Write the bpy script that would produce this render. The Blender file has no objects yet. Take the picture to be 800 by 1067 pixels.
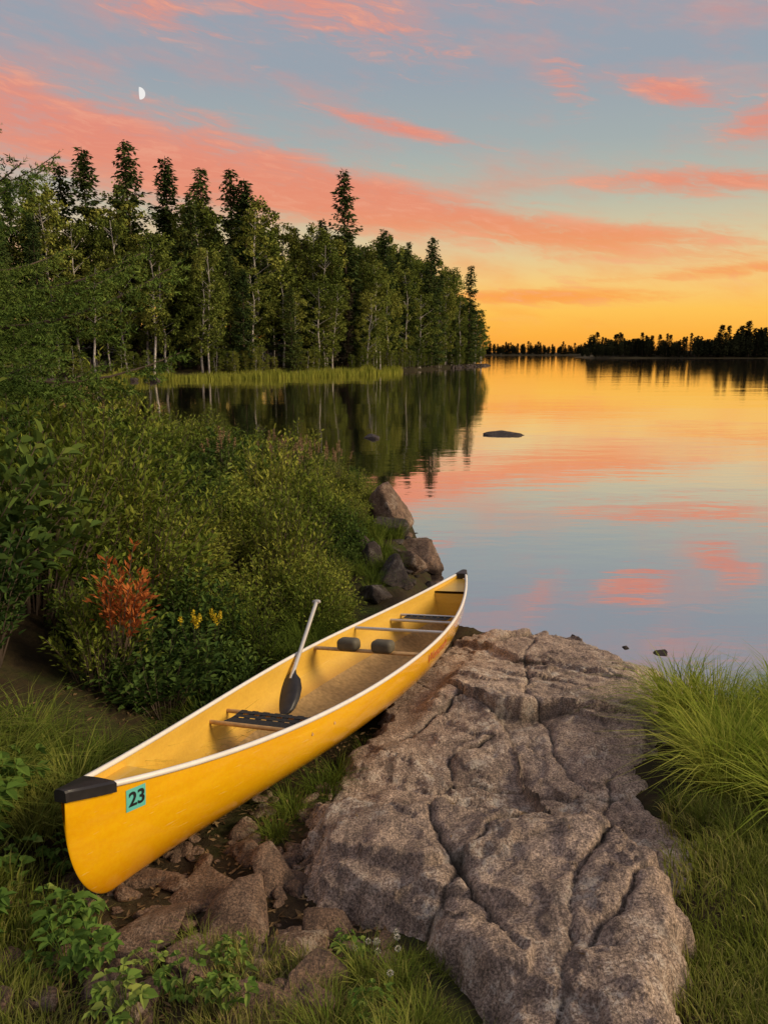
import bpy, math, random
import numpy as np
from mathutils import Vector, Matrix, noise as mnoise
R=np.random.default_rng(11); random.seed(5)
scene=bpy.context.scene
COL=scene.collection

# ---------------------------------------------------------------- helpers
def lin(r,g,b):
    f=lambda c:(c/255/12.92) if c/255<=0.04045 else ((c/255+0.055)/1.055)**2.4
    return (f(r),f(g),f(b),1)
def unit(a): return a/np.maximum(np.linalg.norm(a,axis=-1,keepdims=True),1e-9)
def _h(ix,iy,s):
    n=(ix*374761393+iy*668265263+s*1442695041)&0xFFFFFFFF
    n=((n^(n>>13))*1274126177)&0xFFFFFFFF
    return ((n^(n>>16))&0xFFFF)/65535.0
def vn(x,y,s=0):
    x=np.asarray(x,float);y=np.asarray(y,float)
    ix=np.floor(x).astype(np.int64);iy=np.floor(y).astype(np.int64)
    fx=x-ix;fy=y-iy;fx=fx*fx*(3-2*fx);fy=fy*fy*(3-2*fy)
    a=_h(ix,iy,s);b=_h(ix+1,iy,s);c=_h(ix,iy+1,s);d=_h(ix+1,iy+1,s)
    return (a*(1-fx)+b*fx)*(1-fy)+(c*(1-fx)+d*fx)*fy
def fbm(x,y,s=0,o=4):
    t=0;a=1;n=0
    for i in range(o):
        t=t+a*(vn(x,y,s+i*17)-.5);n+=a;a*=.5;x=x*2.03+3.1;y=y*2.03+7.7
    return t/n*2
def sdist(px,py,poly):
    px=np.asarray(px,float);py=np.asarray(py,float)
    d=np.full(px.shape,1e18);ins=np.zeros(px.shape,bool)
    n=len(poly)
    for i in range(n):
        ax,ay=poly[i];bx,by=poly[(i+1)%n]
        ex,ey=bx-ax,by-ay
        t=np.clip(((px-ax)*ex+(py-ay)*ey)/(ex*ex+ey*ey),0,1)
        d=np.minimum(d,(px-ax-t*ex)**2+(py-ay-t*ey)**2)
        if ay!=by:
            c=((ay>py)!=(by>py))&(px<(bx-ax)*(py-ay)/(by-ay)+ax)
            ins^=c
    d=np.sqrt(d)
    return np.where(ins,d,-d)
def ldist(px,py,line):
    d=np.full(px.shape,1e18)
    for (ax,ay),(bx,by) in zip(line[:-1],line[1:]):
        ex,ey=bx-ax,by-ay
        t=np.clip(((px-ax)*ex+(py-ay)*ey)/(ex*ex+ey*ey),0,1)
        d=np.minimum(d,(px-ax-t*ex)**2+(py-ay-t*ey)**2)
    return np.sqrt(d)
def sstep(a,b,x):
    t=np.clip((x-a)/(b-a),0,1);return t*t*(3-2*t)

class MB:
    def __init__(s): s.V=[];s.F=[];s.n=0
    def add(s,V,F,mi=0):
        V=np.asarray(V,float).reshape(-1,3);F=np.asarray(F,np.int64)
        s.V.append(V);s.F.append((F+s.n,mi));s.n+=len(V)
    def mesh(s,name,mats,smooth=False):
        me=bpy.data.meshes.new(name)
        V=np.concatenate(s.V)
        me.vertices.add(len(V));me.vertices.foreach_set('co',V.ravel())
        loops=[];starts=[];mis=[];pos=0
        for F,mi in s.F:
            k=F.shape[1];m=len(F)
            loops.append(F.ravel());starts.append(pos+np.arange(m)*k);mis.append(np.full(m,mi));pos+=m*k
        loops=np.concatenate(loops);starts=np.concatenate(starts);mis=np.concatenate(mis)
        me.loops.add(len(loops));me.loops.foreach_set('vertex_index',loops.astype(np.int32))
        me.polygons.add(len(starts));me.polygons.foreach_set('loop_start',starts.astype(np.int32))
        me.update(calc_edges=True);me.validate()
        for m in mats: me.materials.append(m)
        if len(me.polygons)==len(mis): me.polygons.foreach_set('material_index',mis.astype(np.int32))
        me.polygons.foreach_set('use_smooth',np.full(len(me.polygons),smooth))
        me.update()
        return me
def obj(name,data,parent=None,loc=(0,0,0),rot=(0,0,0),sc=(1,1,1)):
    o=bpy.data.objects.new(name,data);COL.objects.link(o)
    o.location=loc;o.rotation_euler=rot;o.scale=sc if hasattr(sc,'__len__') else (sc,sc,sc)
    if parent: o.parent=parent
    return o
def empty(name,loc=(0,0,0)):
    o=obj(name,None,loc=loc);o.empty_display_size=.2;return o
def gridF(nr,nc,off=0):
    i=np.arange(nr-1)[:,None]*nc+np.arange(nc-1)[None,:]
    i=i.ravel()+off
    return np.stack([i,i+1,i+nc+1,i+nc],1)
def tube(mb,pts,rad,sides=6,mi=0,flat=1.0):
    pts=np.asarray(pts,float);rad=np.broadcast_to(np.asarray(rad,float),(len(pts),))
    t=unit(np.gradient(pts,axis=0))
    ref=np.array([0,0,1.]) if abs(t[:,2].mean())<.8 else np.array([1.,0,0])
    u=unit(np.cross(t,ref));v=np.cross(u,t)
    a=np.linspace(0,2*math.pi,sides,endpoint=False)+.3
    ring=pts[:,None,:]+rad[:,None,None]*(np.cos(a)[None,:,None]*u[:,None,:]+flat*np.sin(a)[None,:,None]*v[:,None,:])
    n=len(pts)
    F=[]
    for i in range(n-1):
        for j in range(sides):
            F.append((i*sides+j,i*sides+(j+1)%sides,(i+1)*sides+(j+1)%sides,(i+1)*sides+j))
    mb.add(ring.reshape(-1,3),F,mi)
    mb.add(ring[0],[list(range(sides))[::-1]],mi);mb.add(ring[-1],[list(range(sides))],mi)
def rdir(n): return unit(R.normal(size=(n,3)))
def diamonds(mb,P,D,N,L,W,mi=0,fold=.2):
    D=unit(D);S=unit(np.cross(D,N));N=np.cross(S,D)
    L=np.broadcast_to(L,(len(P),))[:,None];W=np.broadcast_to(W,(len(P),))[:,None]
    m=P+D*L*.45-N*W*fold*.5
    V=np.stack([P,m+S*W*.5+N*W*fold,P+D*L,m-S*W*.5+N*W*fold],1)
    i=np.arange(len(P))[:,None]*4
    mb.add(V.reshape(-1,3),i+np.array([[0,1,2,3]]),mi)
def leaf6(mb,P,D,N,L,W,mi=0,fold=.25):
    D=unit(D);S=unit(np.cross(D,N));N=np.cross(S,D)
    L=np.broadcast_to(L,(len(P),))[:,None];W=np.broadcast_to(W,(len(P),))[:,None]
    q=lambda a,b,c:P+D*L*a+S*W*b+N*W*c
    V=np.stack([q(0,0,0),q(.22,.42,fold),q(.62,.4,fold*.8),q(1,0,-.15),q(.62,-.4,fold*.8),q(.22,-.42,fold)],1)
    i=np.arange(len(P))[:,None]*6
    mb.add(V.reshape(-1,3),np.concatenate([i+np.array([[0,1,2,3]]),i+np.array([[0,3,4,5]])]),mi)
def blades(mb,P,H,W,A,bend,mi=0):
    n=len(P);H=np.broadcast_to(H,(n,));W=np.broadcast_to(W,(n,));bend=np.broadcast_to(bend,(n,))
    d=np.stack([np.cos(A),np.sin(A),0*A],1);sA=A+math.pi/2+R.normal(0,.5,n)
    s=np.stack([np.cos(sA),np.sin(sA),0*A],1)
    up=np.array([0,0,1.])
    vs=[]
    for t in (0,.35,.7):
        c=P+d*(H*bend*t*t)[:,None]+up*(H*(t-.42*np.minimum(bend,1.6)*t*t))[:,None]
        w=(W*(1-t**1.6)*.5)[:,None]
        vs+= [c-s*w,c+s*w]
    vs.append(P+d*(H*bend)[:,None]+up*(H*(1-.42*np.minimum(bend,1.6)))[:,None]-up*(H*.12*bend)[:,None])
    V=np.stack(vs,1)
    i=np.arange(n)[:,None]*7
    T=np.array([[0,1,3],[0,3,2],[2,3,5],[2,5,4],[4,5,6]])
    F=(i[:,None,:]+T[None]).reshape(-1,3)
    mb.add(V.reshape(-1,3),F,mi)

# ---------------------------------------------------------------- materials
def newmat(name):
    m=bpy.data.materials.new(name);m.use_nodes=True
    nt=m.node_tree;nt.nodes.clear();out=nt.nodes.new('ShaderNodeOutputMaterial')
    return m,nt,out
def ramp(nt,fac,stops,interp='LINEAR'):
    r=nt.nodes.new('ShaderNodeValToRGB');e=r.color_ramp;e.interpolation=interp
    while len(e.elements)<len(stops): e.elements.new(.5)
    for k,(p,c) in enumerate(stops):
        e.elements[k].position=p;e.elements[k].color=c if len(c)==4 else (*c,1)
    if fac is not None: nt.links.new(fac,r.inputs[0])
    return r.outputs[0]
def noise_n(nt,vec,scale,detail=5,rough=.55,dist=0):
    n=nt.nodes.new('ShaderNodeTexNoise');n.inputs['Scale'].default_value=scale;n.inputs['Detail'].default_value=detail
    n.inputs['Roughness'].default_value=rough;n.inputs['Distortion'].default_value=dist
    if vec is not None: nt.links.new(vec,n.inputs['Vector'])
    return n.outputs['Fac']
def mathn(nt,op,a,b=None,c=None,clamp=False):
    n=nt.nodes.new('ShaderNodeMath');n.operation=op;n.use_clamp=clamp
    for k,v in enumerate((a,b,c)):
        if v is None: continue
        if isinstance(v,(int,float)): n.inputs[k].default_value=v
        else: nt.links.new(v,n.inputs[k])
    return n.outputs[0]
def mixc(nt,f,a,b,mode='MIX'):
    n=nt.nodes.new('ShaderNodeMix');n.data_type='RGBA';n.blend_type=mode
    for s,v in ((n.inputs[0],f),(n.inputs[6],a),(n.inputs[7],b)):
        if isinstance(v,(int,float)): s.default_value=v
        elif isinstance(v,tuple): s.default_value=v if len(v)==4 else (*v,1)
        else: nt.links.new(v,s)
    return n.outputs[2]
def princ(nt,out,rough=.6,spec=.3,**kw):
    p=nt.nodes.new('ShaderNodeBsdfPrincipled');p.inputs['Roughness'].default_value=rough
    p.inputs['Specular IOR Level'].default_value=spec
    for k,v in kw.items(): p.inputs[k.replace('_',' ')].default_value=v
    nt.links.new(p.outputs[0],out.inputs[0]);return p
def bump(nt,h,strength,dist,p):
    b=nt.nodes.new('ShaderNodeBump');b.inputs['Strength'].default_value=strength;b.inputs['Distance'].default_value=dist
    nt.links.new(h,b.inputs['Height']);nt.links.new(b.outputs[0],p.inputs['Normal']);return b
def leafmat(name,stops,transl=.3,nscale=.9):
    m,nt,out=newmat(name)
    g=nt.nodes.new('ShaderNodeNewGeometry');oi=nt.nodes.new('ShaderNodeObjectInfo')
    n=noise_n(nt,g.outputs['Position'],nscale,0)
    f=mathn(nt,'MULTIPLY',g.outputs['Random Per Island'],.5)
    f=mathn(nt,'ADD',f,mathn(nt,'MULTIPLY',oi.outputs['Random'],.35))
    f=mathn(nt,'ADD',f,mathn(nt,'MULTIPLY',mathn(nt,'SUBTRACT',n,.4),.8),clamp=True)
    c=ramp(nt,f,stops)
    d=nt.nodes.new('ShaderNodeBsdfDiffuse');nt.links.new(c,d.inputs[0])
    if transl<=0:
        nt.links.new(d.outputs[0],out.inputs[0]);return m
    t=nt.nodes.new('ShaderNodeBsdfTranslucent');nt.links.new(c,t.inputs[0])
    mx=nt.nodes.new('ShaderNodeMixShader');mx.inputs[0].default_value=transl
    nt.links.new(d.outputs[0],mx.inputs[1]);nt.links.new(t.outputs[0],mx.inputs[2]);nt.links.new(mx.outputs[0],out.inputs[0])
    return m
def plain(name,c,rough=.5,spec=.4,var=.15,scale=20,**kw):
    m,nt,out=newmat(name);tc=nt.nodes.new('ShaderNodeTexCoord')
    n=noise_n(nt,tc.outputs['Object'],scale,3)
    col=ramp(nt,n,[(.3,tuple(x*(1-var) for x in c)),(.7,tuple(min(1,x*(1+var)) for x in c))])
    p=princ(nt,out,rough,spec,**kw);nt.links.new(col,p.inputs['Base Color']);return m

M_conif=leafmat('conifer_needles',[(0,(.022,.040,.014)),(.5,(.050,.078,.023)),(1,(.11,.13,.034))],0)
M_dead=leafmat('dry_needles',[(0,(.08,.072,.045)),(1,(.18,.155,.095))],0)
M_aspen=leafmat('aspen_leaves',[(0,(.05,.075,.016)),(.5,(.115,.145,.027)),(1,(.25,.25,.05))],0,nscale=.22)
M_far=leafmat('silhouette_foliage',[(0,(.010,.014,.008)),(1,(.032,.036,.016))],0,nscale=.1)  # silhouette shade of the far trees painted into a darker leaf colour
M_bark=plain('bark',(.10,.075,.055),.9,.1,.4,6)
M_birch=plain('birch_bark',(.40,.37,.32),.8,.1,.4,3)
M_spr=leafmat('near_spruce_needles',[(0,(.035,.07,.018)),(.5,(.095,.15,.030)),(1,(.19,.24,.05))],0)
M_shA=leafmat('shrub_leaves',[(0,(.050,.08,.013)),(.5,(.13,.175,.026)),(1,(.32,.33,.055))],.2)
M_shB=leafmat('shrub_leaves_dark',[(0,(.035,.07,.02)),(.6,(.10,.155,.032)),(1,(.22,.26,.055))],.2)
M_grass=leafmat('grass_blades',[(0,(.07,.12,.014)),(.5,(.20,.27,.03)),(1,(.44,.44,.08))],.25)
M_grassd=leafmat('bank_grass_blades',[(0,(.04,.07,.012)),(.5,(.12,.165,.025)),(1,(.30,.30,.065))],.2)
M_lawn=leafmat('lawn_grass',[(0,(.06,.085,.012)),(.6,(.15,.175,.03)),(1,(.34,.29,.10))],.2)
M_reed=leafmat('reeds',[(0,(.15,.18,.025)),(1,(.38,.36,.06))],0)
M_rust=leafmat('rust_fern',[(0,(.24,.06,.02)),(1,(.52,.17,.045))],.2)
M_weed=leafmat('broadleaf',[(0,(.05,.10,.02)),(.6,(.11,.19,.035)),(1,(.26,.30,.07))],.2)
M_litter=leafmat('leaf_litter',[(0,(.05,.03,.015)),(.5,(.14,.09,.045)),(1,(.32,.22,.11))],0,nscale=9)
M_yel=plain('yellow_petals',(.6,.45,.02),.6,.2)
M_wht=plain('white_petals',(.5,.48,.42),.6,.2)
M_dryseed=plain('dry_seedheads',(.26,.17,.09),.9,.1)

def rockmat(name,wet=True,tint=(1,1,1),dirt=False):
    m,nt,out=newmat(name);g=nt.nodes.new('ShaderNodeNewGeometry');P=g.outputs['Position']
    big=noise_n(nt,P,1.8,5,.65);mid=noise_n(nt,P,9,7,.75);fin=noise_n(nt,P,100,4,.8)
    T=lambda c:tuple(c[i]*tint[i] for i in range(3))
    c=ramp(nt,big,[(.32,T((.27,.222,.188))),(.5,T((.42,.345,.285))),(.70,T((.53,.445,.37)))])
    c=mixc(nt,ramp(nt,mid,[(.36,(0,0,0)),(.56,(1,1,1))]),T((.20,.165,.14)),c)
    c=mixc(nt,.85,c,ramp(nt,fin,[(.38,T((.10,.085,.075))),(.5,T((.42,.365,.32))),(.62,T((.88,.78,.69)))]),'OVERLAY')
    pat=noise_n(nt,P,2.4,2)
    lich=ramp(nt,mathn(nt,'ADD',mathn(nt,'MULTIPLY',mid,.7),mathn(nt,'MULTIPLY',fin,.3)),[(.52,(0,0,0)),(.56,(1,1,1))])
    lich=mathn(nt,'MULTIPLY',lich,ramp(nt,pat,[(.45,(0,0,0)),(.6,(1,1,1))]))
    c=mixc(nt,mathn(nt,'MULTIPLY',lich,.5),c,T((.56,.53,.45)))
    ms=nt.nodes.new('ShaderNodeMapping');ms.inputs['Rotation'].default_value=(0,0,.6);ms.inputs['Scale'].default_value=(16,3,8);nt.links.new(P,ms.inputs[0])
    stk=noise_n(nt,ms.outputs[0],1.,5,.7)
    c=mixc(nt,ramp(nt,stk,[(.35,(.7,.7,.7)),(.45,(0,0,0))]),c,T((.10,.078,.065)))
    if dirt:
        at=nt.nodes.new('ShaderNodeAttribute');at.attribute_name='dirt'
        c=mixc(nt,mathn(nt,'MULTIPLY',at.outputs['Fac'],.88),c,(.035,.028,.018))
    p=princ(nt,out,.72,.25)
    if wet:
        sx=nt.nodes.new('ShaderNodeSeparateXYZ');nt.links.new(P,sx.inputs[0])
        zz=mathn(nt,'ADD',sx.outputs[2],mathn(nt,'MULTIPLY',mid,-.12))
        w=ramp(nt,zz,[(.0,(.28,.26,.25)),(.05,(1,1,1))])
        c=mixc(nt,1.0,c,w,'MULTIPLY')
    nt.links.new(c,p.inputs['Base Color'])
    h=mathn(nt,'ADD',mathn(nt,'MULTIPLY',mid,1.0),mathn(nt,'MULTIPLY',fin,.20))
    h=mathn(nt,'ADD',h,mathn(nt,'MULTIPLY',stk,.8))
    bump(nt,h,1.,.032,p)
    return m
M_rock=rockmat('granite',dirt=True)
M_rock2=rockmat('shore_granite',True,(.66,.60,.55))
M_rockd=rockmat('dark_granite',False,(.30,.29,.30))

def groundmat():
    m,nt,out=newmat('soil_and_moss');g=nt.nodes.new('ShaderNodeNewGeometry');P=g.outputs['Position']
    a=noise_n(nt,P,2.5,4,.6);b=noise_n(nt,P,25,5,.7)
    c=ramp(nt,a,[(.35,(.05,.037,.024)),(.5,(.08,.065,.035)),(.65,(.06,.08,.022))])
    c=mixc(nt,.6,c,ramp(nt,b,[(.35,(.02,.015,.01)),(.65,(.2,.15,.1))]),'OVERLAY')
    p=princ(nt,out,.95,.1);nt.links.new(c,p.inputs['Base Color']);bump(nt,b,.8,.03,p);return m
M_ground=groundmat()

# ---------------------------------------------------------------- canoe frame
tipN=Vector((-1.17,2.49,1.23));tipF=Vector((.79,7.22,.69))
ax=(tipF-tipN).normalized();CL=(tipF-tipN).length
zz=Vector((0,0,1));ay=zz.cross(ax).normalized();az_=ax.cross(ay).normalized()
roll=math.radians(-5)
ry=(ay*math.cos(roll)+az_*math.sin(roll));rz=ax.cross(ry)
ctr=(tipN+tipF)*.5-rz*.5
CM=Matrix((( ax.x,ry.x,rz.x,ctr.x),(ax.y,ry.y,rz.y,ctr.y),(ax.z,ry.z,rz.z,ctr.z),(0,0,0,1)))
CI=np.array(CM.inverted());CMn=np.array(CM)
def canoe_clamp(x,y,z):
    lx=CI[0,0]*x+CI[0,1]*y+CI[0,2]*z+CI[0,3]
    ly=CI[1,0]*x+CI[1,1]*y+CI[1,2]*z+CI[1,3]
    lim=(CMn[2,3]+CMn[2,0]*lx+CMn[2,1]*ly)-.004+.012*(lx/2.5)**2
    hw=.40*np.clip(1-np.abs(lx/2.6)**2,0,1)**.9+.04
    k=sstep(hw+.12,hw-.04,np.abs(ly))*(np.abs(lx)<2.62)
    cut=np.minimum(z,lim)
    return z*(1-k)+cut*k

# ---------------------------------------------------------------- terrain
LAND=[(.55,7.45),(.95,7.15),(1.5,7.1),(2.0,6.95),(2.15,6.4),(2.5,6.1),(2.45,5.3),(2.35,5.0),(2.7,4.95),(3.3,5.1),(5,5.4),(10,6),(40,2),(400,-50),(900,-300),
 (-900,-300),(-900,400),(-100,320),(-10,260),(20,200),(25,186),(24,180),(10,141),(-1.3,107),(-14,90),(-30,80),(-38,70),(-28,48),(-16,30),(-6,18),(-2,15.3),(-.3,14.6),(.45,12.5),(.6,9.6),(.6,8.2)]
FAR=[(133,500),(200,480),(900,450),(900,2500),(-900,2500),(-900,1350),(330,1350),(300,900),(150,620)]
ROCK=[(.45,6.6),(.9,7.0),(1.5,7.02),(1.95,6.85),(2.08,6.4),(2.42,6.1),(2.3,5.3),(1.85,4.6),(1.45,3.9),(1.36,3.47),(1.50,3.0),(1.40,2.7),(1.05,2.2),(.88,1.8),(.8,1.2),(.1,1.2),(.18,1.85),(.05,2.2),(-.27,2.5),(-.42,2.95),(-.40,3.5),(-.15,4.2),(.1,5.0),(.3,5.9)]
def ground_z(x,y):
    d=sdist(x,y,LAND);df=sdist(x,y,FAR)
    far=df>-40
    g=np.interp(y,[-50,0,1.75,3,5,6.5,8,60],[1.5,1.3,.97,.72,.42,.28,.33,.5])
    rise=.55*np.clip(-x-1.25,0,2.4)*np.clip((13-y)/7,.15,1)*np.clip((y-.5)/3,0,1)
    g=g+rise*(y<60)
    g=g+np.where(y>60,np.clip(.13*(d-3),0,7),0)
    g=g-.1*sstep(.2,-.2,x)*sstep(-1.6,-1.2,x)*sstep(1.9,2.4,y)*sstep(6,5,y)
    g=g+.05*fbm(x*1.3,y*1.3,3)+.02*fbm(x*6,y*6,9)
    cap=np.where(d>0,d*.8,d*.5)
    z=np.minimum(g,cap)
    zf=np.clip(df*.12,-1.5,5)
    z=np.where(far,np.maximum(zf,-1.5),z)
    z=np.maximum(z,-1.5)
    near=(np.abs(x)<5)&(y<9)
    dr=sdist(x,y,ROCK)
    z=np.where(near,z-.25*sstep(.05,.3,dr),z)
    return canoe_clamp(x,y,z)
def axis(lo,hi,a,b,st):
    l=[a];s=st
    while l[-1]>lo: s*=1.09;l.append(l[-1]-s)
    r=[b];s=st
    while r[-1]<hi: s*=1.09;r.append(r[-1]+s)
    return np.array(l[::-1][:-1]+list(np.arange(a,b,st))+r)
xs=axis(-1000,1000,-4.5,3.2,.05);ys=axis(-300,2600,.8,12.5,.05)
X,Y=np.meshgrid(xs,ys);Z=ground_z(X,Y)
mb=MB();mb.add(np.stack([X,Y,Z],-1).reshape(-1,3),gridF(len(ys),len(xs)))
obj('ground',mb.mesh('ground',[M_ground],True))
def gz(x,y): return float(ground_z(np.array([x],float),np.array([y],float))[0])

# rock outcrop
xs=np.arange(-.85,2.85,.0100);ys=np.arange(1.0,7.4,.0110)
X,Y=np.meshgrid(xs,ys)
wx=X+.11*fbm(X*1.8,Y*1.8,31)+.03*fbm(X*9,Y*9,32);wy=Y+.11*fbm(X*1.8,Y*1.8,41)+.03*fbm(X*9,Y*9,42)
dr=sdist(X,Y,ROCK)+.12*fbm(X*2.5,Y*2.5,5)+.05*fbm(X*9,Y*9,6)
base=np.interp(Y,[0,1.2,1.75,3,5,6.3,7.0,7.4],[1.2,1.06,.98,.76,.46,.27,.16,.10])
def vor(u,v,n,seed,lo=-3,hi=8):
    rr=np.random.default_rng(seed);pts=rr.uniform(lo,hi,(n,2))
    F1=np.full(u.shape,9.);F2=np.full(u.shape,9.);ID=np.zeros(u.shape,int)
    um,uM,vm,vM=u.min()-.8,u.max()+.8,v.min()-.8,v.max()+.8
    for k,(a,b) in enumerate(pts):
        if a<um or a>uM or b<vm or b>vM: continue
        dd=np.hypot(u-a,v-b);n1=dd<F1
        F2=np.where(n1,F1,np.minimum(F2,dd));ID=np.where(n1,k,ID);F1=np.minimum(F1,dd)
    return F1,F2,ID,pts,rr
ca,sa=math.cos(.55),math.sin(.55)
u=(wx*ca+wy*sa)*1.15;v=(-wx*sa+wy*ca)*.60
F1,F2,ID,pts,rr=vor(u,v,90,4)
off=rr.normal(0,.014,len(pts));gx=rr.normal(0,.06,len(pts));gy=rr.normal(0,.06,len(pts))
plate=off[ID]+gx[ID]*(u-pts[ID,0])+gy[ID]*(v-pts[ID,1])
e=F2-F1
pm=(vn(X*1.5,Y*1.5,77)>.35)
plate=plate*sstep(0,.03,e)-.024*np.exp(-(e/.014))*pm
u2=(wx*math.cos(-.4)+wy*math.sin(-.4))*3.0;v2=(-wx*math.sin(-.4)+wy*math.cos(-.4))*5.5
G1,G2,I2,p2,rr2=vor(u2,v2,1500,9,-8,44)
o2=rr2.normal(0,.005,len(p2));g2=rr2.normal(0,.020,len(p2));h2=rr2.normal(0,.020,len(p2))
plate2=(o2[I2]+g2[I2]*(u2-p2[I2,0])+h2[I2]*(v2-p2[I2,1]))*sstep(0,.05,G2-G1)
CR=[[(1.23,3.65),(.95,2.82),(.68,2.35),(.46,1.78),(.4,1.1)],[(.65,4.1),(.38,3.9),(.17,3.15),(.28,2.35),(.42,2.0)],[(1.05,3.0),(.64,2.82),(.29,2.6),(0,2.15)],[(-.1,4.0),(.65,4.85),(1.4,5.5),(2.3,5.9)],[(1.4,6.7),(.9,4.6),(1.1,3.5)],[(.2,3.7),(.75,3.55),(1.2,3.4)],[(.5,6.2),(1.2,6.0),(2.0,5.2)],[(-.3,3.3),(.2,3.0),(.7,3.2)],[(.6,2.0),(.95,2.35),(1.3,2.5)]]
ck=0
for i,c_ in enumerate(CR):
    dd=ldist(wx,wy,c_);k_=.3+1.0*vn(X*2,Y*2,200+i);ck=ck-.045*np.exp(-dd/.012)*k_
rough=.030*fbm(wx*1.2,wy*1.2,51,3)+.020*fbm(wx*4.2,wy*4.2,61,5)+.017*fbm(X*12,Y*12,71,5)+.006*fbm(X*40,Y*40,72,2)
ridg=-.030*np.abs(fbm(u*2.2,v*7.5,81,4))
top=base+plate+plate2+rough+ridg+ck
soft=sstep(1.0,1.3,X)*sstep(4.9,4.3,Y)
ew=.16
edge=np.where(dr<ew,-.24*(1-np.clip(dr,0,ew)/ew)**2.0,0)*(1-.72*soft)+np.where(dr<0,dr*(2.6-2.0*soft),0)
lowfar=-.14*sstep(1.75,2.2,X+.12*fbm(X*3,Y*3,8))*sstep(4.6,5.2,Y)
Z=np.maximum(top+edge+lowfar,-.9)
st=.05;Zs=np.floor(Z/st+.5*fbm(X*2.5,Y*2.5,93)+.5)*st
ledge=np.maximum(sstep(.30,.0,dr),sstep(1.7,2.0,X))*sstep(4.2,5.2,Y)*.85
ledge=np.maximum(ledge,sstep(.3,.05,dr)*sstep(.3,-.1,X)*.8)
ledge=np.maximum(ledge,.30*sstep(.5,.6,vn(X*.9,Y*.9,300)))
Z=Z*(1-ledge)+(Zs+.25*(Z-Zs))*ledge
Z=canoe_clamp(X,Y,Z)
mb=MB();mb.add(np.stack([X,Y,Z],-1).reshape(-1,3),gridF(len(ys),len(xs)))
me=mb.mesh('rock_outcrop',[M_rock],True)
dirt=np.clip(sstep(.012,.034,-ck)+.75*np.exp(-(e/.016))*pm+.35*np.exp(-(G2-G1)/.03)*(vn(X*3,Y*3,401)>.6),0,1)
if len(me.vertices)==dirt.size:
    at=me.attributes.new('dirt','FLOAT','POINT');at.data.foreach_set('value',dirt.ravel().astype(np.float32))
obj('rock_outcrop',me)

# water
def watermat():
    m,nt,out=newmat('lake_water');g=nt.nodes.new('ShaderNodeNewGeometry')
    mp=nt.nodes.new('ShaderNodeMapping');mp.inputs['Scale'].default_value=(.8,1.8,1);nt.links.new(g.outputs['Position'],mp.inputs[0])
    n=noise_n(nt,mp.outputs[0],1.1,3,.5);n2=noise_n(nt,mp.outputs[0],.12,2,.5)
    b=nt.nodes.new('ShaderNodeBump');b.inputs['Strength'].default_value=.40;b.inputs['Distance'].default_value=.010
    nt.links.new(mathn(nt,'ADD',n,mathn(nt,'MULTIPLY',n2,5.0)),b.inputs['Height'])
    gl=nt.nodes.new('ShaderNodeBsdfGlossy');gl.inputs['Roughness'].default_value=.03;gl.inputs['Color'].default_value=(.98,.95,.93,1)
    df=nt.nodes.new('ShaderNodeBsdfDiffuse');df.inputs['Color'].default_value=(.05,.042,.038,1)
    fr=nt.nodes.new('ShaderNodeFresnel');fr.inputs['IOR'].default_value=1.33
    f=nt.nodes.new('ShaderNodeMapRange');f.inputs[1].default_value=.0;f.inputs[2].default_value=.4;f.inputs[3].default_value=.72;f.inputs[4].default_value=.97
    nt.links.new(fr.outputs[0],f.inputs[0])
    mx=nt.nodes.new('ShaderNodeMixShader');nt.links.new(f.outputs[0],mx.inputs[0]);nt.links.new(df.outputs[0],mx.inputs[1]);nt.links.new(gl.outputs[0],mx.inputs[2])
    nt.links.new(b.outputs[0],gl.inputs['Normal']);nt.links.new(mx.outputs[0],out.inputs[0]);return m
mb=MB();mb.add([(-4000,-300,0),(4000,-300,0),(4000,6000,0),(-4000,6000,0)],[(0,1,2,3)])
obj('lake_water',mb.mesh('lake_water',[watermat()]))

# ---------------------------------------------------------------- boulders
def boulder(seed,sub=5,nplanes=10,rough=.03):
    import bmesh
    rr=np.random.default_rng(seed)
    bm=bmesh.new();bmesh.ops.create_icosphere(bm,subdivisions=sub,radius=1)
    N=unit(rr.normal(size=(nplanes,3)));D=rr.uniform(.42,.82,nplanes)
    for v in bm.verts:
        d=np.array(v.co);dt=N@d
        r=np.where(dt>.05,D/np.maximum(dt,.05),9)
        r=min(1.1,-math.log(np.exp(-130*np.minimum(r,1.3)).sum()+math.exp(-130*1.1))/130)
        q=Vector(d)*1.8+Vector((seed*3.1,0,0))
        r*=1+rough*(mnoise.fractal(q*1.6,1,2,3))
        p=Vector(d*r);r2=.04*abs(mnoise.fractal(p*3+Vector((seed,1,0)),.8,2.2,5))
        v.co=p*(1-r2)
    me=bpy.data.meshes.new('boulder');bm.to_mesh(me);bm.free()
    me.polygons.foreach_set('use_smooth',[True]*len(me.polygons));return me
BO=[boulder(s) for s in range(21,28)]
BS=[boulder(s,3) for s in range(31,34)]
BOd=[b.copy() for b in BO[:3]]
for b in BO+BS: b.materials.append(M_rock2)
for b in BOd: b.materials.append(M_rockd)
def rock(x,y,sx,sy,sz,k=None,emb=.35,name='boulder',z=None,parent=None,lib=BO,rz=None):
    k=random.randrange(len(lib)) if k is None else k
    zz=gz(x,y) if z is None else z
    return obj(name,lib[k],parent,(x,y,zz+sz*(1-2*emb)*.6),(random.uniform(-.3,.3),random.uniform(-.3,.3),random.uniform(0,6) if rz is None else rz),(sx,sy,sz))
rock(.05,11.3,.66,.52,.46,k=0);rock(.42,9.9,.54,.36,.20,k=1);rock(.28,9.0,.42,.34,.2,k=2)
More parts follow.
